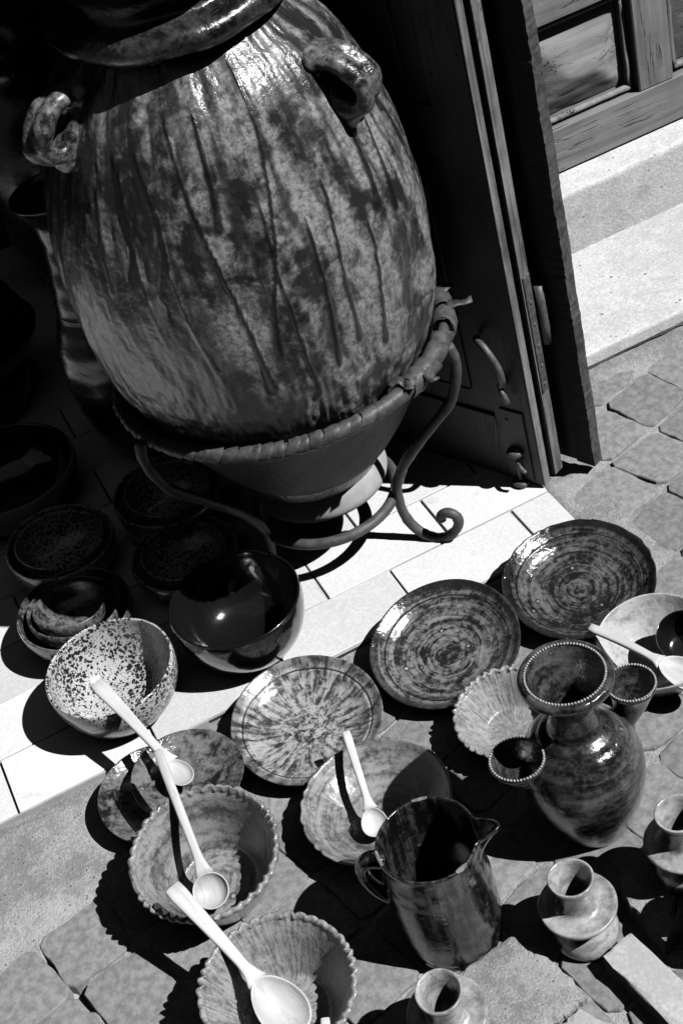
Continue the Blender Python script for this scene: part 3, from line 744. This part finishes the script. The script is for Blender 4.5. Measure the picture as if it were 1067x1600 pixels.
PL = {
#LAYOUT
 'plate_a': [0.6734, 1.4974, 0.0078, -98.2388, 7.966, 0.1121],
 'plate_b': [0.4537, 1.5014, 0.0083, -138.3546, 8.4838, 0.1127],
 'plate_c': [0.2205, 1.4949, 0.0061, -89.6614, 6.2885, 0.1109],
 'dish_d': [0.2431, 1.2964, 0.0018, -150.2632, 2.4288, 0.1034],
 'plate_e1': [-0.0118, 1.5008, 0.0061, -34.2766, 8.0, 0.0879],
 'plate_e2': [0.0347, 1.4831, 0.0392, -28.4457, 6.0, 0.0799],
 'bowl_f': [0.0124, 1.3223, 0.0081, -101.8808, 8.4704, 0.0984],
 'bowl_g': [0.0181, 1.095, 0.0057, -87.7548, 5.9171, 0.0959],
 'bowl_h': [0.4629, 1.3248, 0.0047, -153.1828, 6.3207, 0.0757],
 'bowl_i': [0.6883, 1.3045, 0.004, -161.7903, 6.0, 0.0843],
 'bowl_j': [0.0039, 1.709, 0.0023, -100.8613, 2.7252, 0.0973],
 'bowl_k': [0.2136, 1.7108, 0.0009, -104.1263, 1.1761, 0.1026],
 'n1': [-0.009, 1.8973, 0.0032, -37.1691, 4.0, 0.093],
 'm1': [0.0169, 2.0591, 0.0032, -48.4697, 4.0, 0.0911],
 'o1': [0.2145, 2.0623, 0.0032, -66.9481, 4.0, 0.0914],
 'q1': [0.1886, 1.9185, 0.0031, -55.0239, 4.0, 0.089],
 'p1': [-0.0094, 2.2913, 0.0042, -56.6619, 4.0, 0.1214],
}
#ENDLAYOUT
FLZ = .008   # tile surface
def up_(k_, dz=FLZ):
    p = list(PL[k_]); p[2] += dz; return p
dish('plate', up_('plate_a', 0), .36, .5, 'plate', 'rings_dark', 'dark glazed plate nearest the door leaves, half on the pavers', 'plate', 'glazed plates on the threshold', crimp(22, .02, .36*PL['plate_a'][5], .85), seed=1)
dish('plate', up_('plate_b', 0), .36, .5, 'plate', 'rings', 'ringed glazed plate with a scar, between the dark plate and the streaked plate', 'plate', 'glazed plates on the threshold', seed=2)
dish('plate', up_('plate_c', 0), .36, .5, 'plate', 'radial', 'pale glazed plate with streaks running outwards, beside the black bowl', 'plate', 'glazed plates on the threshold', seed=3)
dish('dish', PL['dish_d'], .5, .42, 'bowl', 'pale_rings', 'grey-green shallow dish with a chipped rim behind the jug, small spoon inside', 'dish', None, crimp(30, .035, .5*PL['dish_d'][5], .8, 0, 2.6), seed=4)
dish('plate', PL['plate_e1'], .34, .5, 'plate', 'mottle', 'mottled dark plate lying lowest behind the crimped bowl', 'plate', 'mottled plates', seed=5)
dish('plate', PL['plate_e2'], .3, .5, 'plate', 'mottle', 'mottled plate resting on top of another mottled plate', 'plate', 'mottled plates', seed=6)
dish('crimped_bowl', PL['bowl_f'], 1.0, .56, 'deep', 'pale_rings', 'deep crimped bowl with the round ladle inside', 'bowl', 'crimped bowls', crimp(42, .05, 1.0*PL['bowl_f'][5], .88), seed=7, seg=336)
dish('crimped_bowl', PL['bowl_g'], .92, .58, 'deep', 'pale_radial', 'crimped bowl with a big spoon at the bottom edge', 'bowl', 'crimped bowls', crimp(38, .05, .92*PL['bowl_g'][5], .88), seed=8, seg=336)
dish('crimped_bowl', PL['bowl_h'], .72, .56, 'deep', 'pale_radial', 'small pale crimped bowl half hidden behind the spouted vase', 'bowl', 'crimped bowls', crimp(36, .055, .72*PL['bowl_h'][5], .86), seed=9, seg=336)
dish('bowl', PL['bowl_i'], .8, .45, 'bowl', 'ochre', 'pale bowl with a wooden spoon at the right edge of the picture', 'bowl', None, None, seed=10)
dish('speckled_bowl', up_('bowl_j'), .98, .5, 'round', 'speck', 'sunlit speckled bowl with a wooden spoon handle in it', 'bowl', 'speckled bowls', seed=11)
dish('black_bowl', up_('bowl_k'), 1.05, .45, 'round', 'black', 'large glossy black bowl between the jar stand and the streaked plate', 'bowl', None, seed=12)
def nest(key, n, mat, what, shrink=.80, lift=.030, inner=None, hR=.85):
    for i in range(n):
        x, y, z, az, tl, Rm = up_(key); k_ = shrink**i; z += lift*i; x -= .002*i
        nm = ('outer', 'middle', 'innermost')[i] if n == 3 else ('outer', 'inner')[i]
        dish('speckled_bowl' if mat == 'speck' else 'dark_bowl', (x, y, z, az+40*i, tl+(2 if i else 0), Rm*k_), hR, .5, 'round', mat if i == 0 or not inner else inner, '%s bowl of %s' % (nm, what), 'bowl', 'nested bowls', seed=20+i+len(key)*3+int(abs(x)*100))
nest('n1', 3, 'mottle', 'the dark nest of three beside the sunlit speckled bowl', .80, .015, None, .72)
nest('m1', 2, 'speck', 'the shaded speckled pair nearest the left edge', .82, .016)
nest('q1', 2, 'speck', 'the shaded speckled pair right behind the black bowl', .80, .014, None, .62)
nest('o1', 2, 'speck', 'the shaded speckled pair furthest back, against the jar stand', .80, .016)
dish('basin', up_('p1'), .8, .5, 'round', 'black', 'dark basin with pale outside in the shade at the left edge', 'basin', None, seed=33, outside='bare')

# ------------------------------------------------------------------ wooden spoons
def spoon(a, b, w0, w1, bl, bw_, label, round_=False, depth=.5, roll=0.0, pitch=0.0, seed=0):
    """a: tip of the handle, b: centre of the spoon's bowl (world)"""
    a, b = Vector(a), Vector(b); L = (b-a).length; ex = (b-a).normalized(); ey = Vector((0, 0, 1)).cross(ex).normalized(); ez = ex.cross(ey)
    e = empty('wooden_spoon'); tag(e, label, 'spoon', 'wooden spoons')
    m_ = Matrix((ex, ey, ez)).transposed() @ Matrix.Rotation(roll, 3, 'X'); e.matrix_world = Matrix.Translation(a) @ m_.to_4x4()
    hl = L-bl*.93; n = 22; P = []; V = []; F = []; nn = 14
    for i in range(n):
        t = i/(n-1); x = hl*t; wd = (w0+(w1-w0)*min(1, t*1.25)**.8)/2; tk = .0032+.0018*t
        if i == 0: x += .000; wd *= .62; tk *= .6
        if i == 1: x = hl*.012; wd *= .90
        if t > .80: wd *= 1+1.1*((t-.80)/.20)**2.2; tk *= 1-.45*(t-.80)/.20
        zc = .004*math.sin(math.pi*t) + (.0015 if t > .9 else 0)
        for j in range(nn):
            q_ = 2*math.pi*j/nn; c_, s_ = math.cos(q_), math.sin(q_)
            V.append((x, wd*math.copysign(abs(c_)**.6, c_), zc+tk*math.copysign(abs(s_)**.7, s_)))
    for i in range(n-1):
        for j in range(nn): l = (j+1) % nn; F.append((i*nn+j, i*nn+l, i*nn+nn+l, i*nn+nn+j))
    F.append(tuple(reversed(range(nn)))); F.append(tuple(range((n-1)*nn, n*nn)))
    obj('handle', V, F, 'spoon', e)
    # spoon bowl: shell with a rounded lip
    V = []; F = []; m = 30; dp = bw_*depth
    prof = [(0, -.78), (.4, -.70), (.68, -.50), (.86, -.22), (.94, 0.0), (.98, .03), (1.02, .0), (1.0, -.30), (.84, -.70), (.5, -1.0), (0, -1.1)]
    prof = smooth_prof(prof, 1); rings = []
    for r__, z__ in prof:
        if r__ < 1e-6: rings.append([len(V)]); V.append((L, 0, z__*dp+.004)); continue
        ids = []
        for j in range(m):
            q_ = 2*math.pi*j/m; ca_ = math.cos(q_); egg = 1+(0 if round_ else .16*ca_)
            ids.append(len(V)); V.append((L+bl*r__*ca_, bw_*r__*math.sin(q_)*egg, z__*dp+.004))
        rings.append(ids)
    for A, B_ in zip(rings, rings[1:]):
        for j in range(m):
            l = (j+1) % m
            if len(A) == 1: F.append((A[0], B_[j], B_[l]))
            elif len(B_) == 1: F.append((A[j], B_[0], A[l]))
            else: F.append((A[j], B_[j], B_[l], A[l]))
    ob = obj('spoon_bowl', V, F, 'spoon', e)
    if pitch: ob.location = (0, 0, 0)
    return e
spoon((-0.0225, 1.6611, 0.1280), (0.0272, 1.4706, 0.0820), .026, .013, .023, .0165, 'long wooden spoon leaning from the speckled bowl on to the mottled plates')
spoon((0.0131, 1.4570, 0.1560), (-0.0036, 1.2901, 0.0500), .013, .012, .0235, .0235, 'thin-handled round ladle standing in the deep crimped bowl', True, .75)
spoon((-0.0445, 1.2542, 0.1380), (0.0103, 1.0820, 0.0580), .026, .014, .042, .030, 'big wooden spoon reaching from the deep crimped bowl into the bottom bowl')
spoon((.2512, 1.3977, .085), (.2262, 1.2777, .034), .013, .010, .020, .0175, 'small wooden spoon in the grey-green dish behind the jug')
spoon((.6173, 1.3645, .085), (.684, 1.2385, .058), .015, .012, .036, .025, 'wooden spoon lying across the pale bowl at the right edge')
spoon((.0509, 1.0239, .080), (.020, .955, .05), .012, .011, .022, .018, 'spoon showing only its handle tip at the bottom edge')

# small dark cup at the right edge, standing in the pale bowl
tag(obj('dark_cup', *lathe(smooth_prof([(0, .008), (.026, .010), (.034, .030), (.036, .052), (.0375, .055), (.039, .052), (.038, .03), (.030, .006), (.026, 0), (0, .001)], 2), 64, None, .006, 41), 'black', None, True, (.727, 1.300, .022), tilt_to(-120, 20)),
    'dark cup cut by the right edge, inside the pale bowl', 'cup')

# ------------------------------------------------------------------ spouted vase
vase = empty('spouted_vase', (.4755, 1.1425, 0)); tag(vase, 'dark glazed vase with beaded flaring mouth and side spouts', 'vase')
VP = [(0, .006), (.034, .004), (.045, 0), (.049, .006), (.060, .035), (.072, .070), (.0780, .103), (.0775, .130), (.0715, .153), (.058, .172), (.044, .184), (.0345, .191), (.0325, .195), (.0300, .203), (.0275, .220), (.0290, .238), (.036, .256), (.046, .267), (.054, .271),
      (.0585, .277), (.0575, .284), (.0525, .287), (.0475, .285), (.0445, .279), (.038, .262), (.0265, .240), (.0235, .222), (.026, .20), (.04, .17), (.05, .12), (.04, .05), (0, .03)]
def vase_fn(th, r, z, i, r0, z0):
    g = .0011*np.sin(z0*520) if .12 < z0 < .2 and r0 > .03 else 0
    return r+g, z
obj('body', *lathe(smooth_prof(VP, 2), 128, vase_fn, .006, 51), 'vase', vase)
def beads(Rm, z, n, rad):
    parts = []
    for i in range(n):
        a = 2*math.pi*i/n
        v, f = lathe([(0, rad), (rad*.7, rad*.7), (rad, 0), (rad*.7, -rad*.7), (0, -rad)], 6, None, 0)
        parts.append(([(p[0]+Rm*math.cos(a), p[1]+Rm*math.sin(a), p[2]+z) for p in v], f))
    return join(*parts)
b_ = obj('bead_rim', *beads(.0482, .2862, 78, .0018), 'bead', vase); b_['kind'] = 'stuff'
def spout(x, y, z, Rm, lean, seed):
    c = Vector((x-.4755, y-1.1425, z)); d = Vector((c.x, c.y, 0)).normalized()
    s_ = empty('spout_tmp'); bpy.data.objects.remove(s_)
    # cup and its stem bend out of the shoulder
    prof = smooth_prof([(.014, -.055), (.016, -.048), (.020, -.035), (Rm*.80, -.016), (Rm*.95, -.004), (Rm*1.02, 0), (Rm, .004), (Rm*.92, .003), (Rm*.80, -.008), (.016, -.034), (.008, -.05), (0, -.052)], 2)
    def fn(th, r, zz, i, r0, z0): return r, zz
    V_, F_ = lathe(prof, 72, fn, .006, seed); V2 = []
    for v in V_:
        q_ = max(0, -v[2])/.055; sh = d*(-.020*q_*q_)
        V2.append((v[0]+sh.x, v[1]+sh.y, v[2]))
    o = obj('spout', V2, F_, 'vase', vase, True, c)
    stem = [(-d*.020+Vector((0, 0, -.052))), (-d*.030+Vector((0, 0, -.066))), (-d*.045+Vector((0, 0, -.078)))]
    st = obj('stem', *tube(spline(stem, 2), [.0145+.002*i for i in range(9)], 16), 'vase', o)
    bb = obj('bead_rim', *beads(Rm*.955, .0046, 52, .0018), 'bead', o); bb['kind'] = 'stuff'
spout(.566, 1.158, .190, .0315, 0, 61); spout(.3905, 1.136, .190, .0345, 0, 62)

# ------------------------------------------------------------------ jug
jug = empty('jug', (.2455, 1.098, 0)); tag(jug, 'dark glossy cylindrical jug with pouring lip and looped handle', 'jug')
GP = [(0, .004), (.050, .003), (.056, 0), (.0615, .003), (.0625, .008), (.0615, .013), (.0645, .022), (.0660, .06), (.0655, .10), (.0630, .14), (.0612, .165), (.0615, .180), (.0625, .186), (.0615, .190), (.0585, .190), (.0570, .184), (.0565, .16), (.0585, .10), (.058, .03), (.05, .012), (0, .010)]
LIPA = R(-22)
def jug_fn(th, r, z, i, r0, z0):
    k_ = np.clip((z0-.155)/.031, 0, 1)**1.2; d = (th-LIPA+math.pi) % (2*math.pi)-math.pi
    r = r+(.0005*np.sin(z0*430)+.0004*np.sin(z0*190+th) if r0 > .0605 and z0 < .17 else 0)
    return r+.027*k_*np.exp(-np.abs(d/.20)**2.6)*(1-.25*np.abs(np.sin(d*3))), z+.004*k_*np.exp(-(d/.22)**2)+.0012*np.sin(2*th+1)
obj('body', *lathe(smooth_prof(GP, 2), 160, jug_fn, .006, 71), 'jug', jug)
ha = R(158); hp = [(.056, .166), (.072, .170), (.083, .160), (.085, .140), (.078, .115), (.066, .098), (.058, .093)]
P = spline([(s_*math.cos(ha), s_*math.sin(ha), z) for s_, z in hp], 3)
obj('handle', *tube(P, [.0140-.003*math.sin(math.pi*i/(len(P)-1)) for i in range(len(P))], 14, False, .75), 'jug', jug)
# bare worn clay where the glaze is rubbed off the lip
def rub(a0, a1, z=.1893, r0=.0588, r1=.0620):
    n = 9; V = []; F = []
    for i in range(n):
        a = a0+(a1-a0)*i/(n-1); e_ = math.sin(math.pi*i/(n-1)); zz = z+.0012*math.sin(2*a+1)+.0015
        for rr_, dz in ((r0-.001*e_, -.0012), ((r0+r1)/2, .0007), (r1+.0006, -.001), (r1+.0008, -.003*e_-.0012)): V.append((rr_*math.cos(a), rr_*math.sin(a), zz+dz))
    for i in range(n-1):
        for j in range(3): F.append((i*4+j, i*4+4+j, i*4+5+j, i*4+1+j))
    return V, F
for a0, a1 in ((R(62), R(80)), (R(163), R(186)), (R(278), R(292))): obj('worn_lip', *rub(a0, a1), 'worn', jug)

# ------------------------------------------------------------------ small candle holders
HP = [(0, .004), (.030, .003), (.037, 0), (.0415, .004), (.0430, .012), (.0405, .024), (.0325, .036), (.0275, .044), (.0300, .050), (.0405, .0545), (.0465, .058), (.0482, .064), (.0455, .0665), (.0360, .0635), (.0245, .067), (.0210, .074), (.0205, .088), (.0225, .102), (.0262, .111),
      (.0282, .1165), (.0272, .119), (.0245, .1185), (.0215, .112), (.0175, .100), (.0150, .085), (.013, .06), (0, .055)]
hold_me = mesh('candle_holder', *lathe(smooth_prof(HP, 2), 96, None, .010, 81), 'holder')
def holder(x, y, z, az, tl, label, rz=0, s_=1.0):
    o = link('candle_holder', hold_me, None, (x, y, z)); o.rotation_mode = 'XYZ'
    o.rotation_euler = (Matrix(tilt_to(az, tl).to_matrix()) @ Matrix.Rotation(rz, 3, 'Z')).to_euler(); o.scale = (s_,)*3
    return tag(o, label, 'candle holder', 'glazed candle holders')
holder(.379, 1.0025, .002, 150, 2, 'pale glazed candle holder standing beside the jug, whole in view')
holder(.180, .966, .003, -120, 5, 'pale glazed candle holder cut off by the bottom edge', 2)
holder(.524, .990, .0335, 170, 3, 'candle holder on the stone slab, cut off by the right edge', 4)
holder(.520, .903, .0, 150, 3, 'candle holder low at the right edge, beside the pale brick', 1)

# loose stones and brick at the lower right
tag(obj('stone_slab', *slab_mesh([(.438, 1.021), (.442, .927), (.462, .930), (.60, .95), (.62, 1.05), (.505, 1.06)], -.012, .031, .004, .0016, 3, 9), 'slab', None, False), 'rough stone slab under the candle holder at the right edge', 'slab', 'loose slabs')
tag(obj('stone_slab', *slab_mesh([(.216, 1.031), (.217, .905), (.279, .912), (.313, .918), (.333, .922), (.322, 1.002), (.298, 1.042)], -.012, .018, .005, .0014, 4, 8), 'slab', None, False), 'broad worn stone slab between the jug and the bottom edge', 'slab', 'loose slabs')
tag(obj('brick', *slab_mesh([(.372, .949), (.396, .80), (.445, .812), (.418, .960)], -.012, .030, .003, .0006, 6, 8), 'brick', None, False), 'pale smooth brick lying at the lower right', 'brick')
tag(obj('stone_slab', *slab_mesh([(.283, .909), (.30, .84), (.352, .86), (.318, .916)], -.012, .013, .003, .001, 7, 6), 'brick', None, False), 'small pale slab at the bottom edge below the broad slab', 'slab', 'loose slabs')

# ------------------------------------------------------------------ pots in the dark of the shop
def ridge_fn(th, r, z, i, r0, z0): return r+(.0006*np.sin(z0*150) if r0 > .03 else 0), z
TV = [(0, .004), (.04, 0), (.055, .01), (.085, .08), (.100, .17), (.096, .24), (.080, .29), (.068, .315), (.070, .322), (.066, .33), (.060, .37), (.050, .42), (.046, .46), (.052, .50), (.066, .528), (.074, .535), (.070, .54), (.060, .53), (.044, .50), (.036, .45), (0, .40)]
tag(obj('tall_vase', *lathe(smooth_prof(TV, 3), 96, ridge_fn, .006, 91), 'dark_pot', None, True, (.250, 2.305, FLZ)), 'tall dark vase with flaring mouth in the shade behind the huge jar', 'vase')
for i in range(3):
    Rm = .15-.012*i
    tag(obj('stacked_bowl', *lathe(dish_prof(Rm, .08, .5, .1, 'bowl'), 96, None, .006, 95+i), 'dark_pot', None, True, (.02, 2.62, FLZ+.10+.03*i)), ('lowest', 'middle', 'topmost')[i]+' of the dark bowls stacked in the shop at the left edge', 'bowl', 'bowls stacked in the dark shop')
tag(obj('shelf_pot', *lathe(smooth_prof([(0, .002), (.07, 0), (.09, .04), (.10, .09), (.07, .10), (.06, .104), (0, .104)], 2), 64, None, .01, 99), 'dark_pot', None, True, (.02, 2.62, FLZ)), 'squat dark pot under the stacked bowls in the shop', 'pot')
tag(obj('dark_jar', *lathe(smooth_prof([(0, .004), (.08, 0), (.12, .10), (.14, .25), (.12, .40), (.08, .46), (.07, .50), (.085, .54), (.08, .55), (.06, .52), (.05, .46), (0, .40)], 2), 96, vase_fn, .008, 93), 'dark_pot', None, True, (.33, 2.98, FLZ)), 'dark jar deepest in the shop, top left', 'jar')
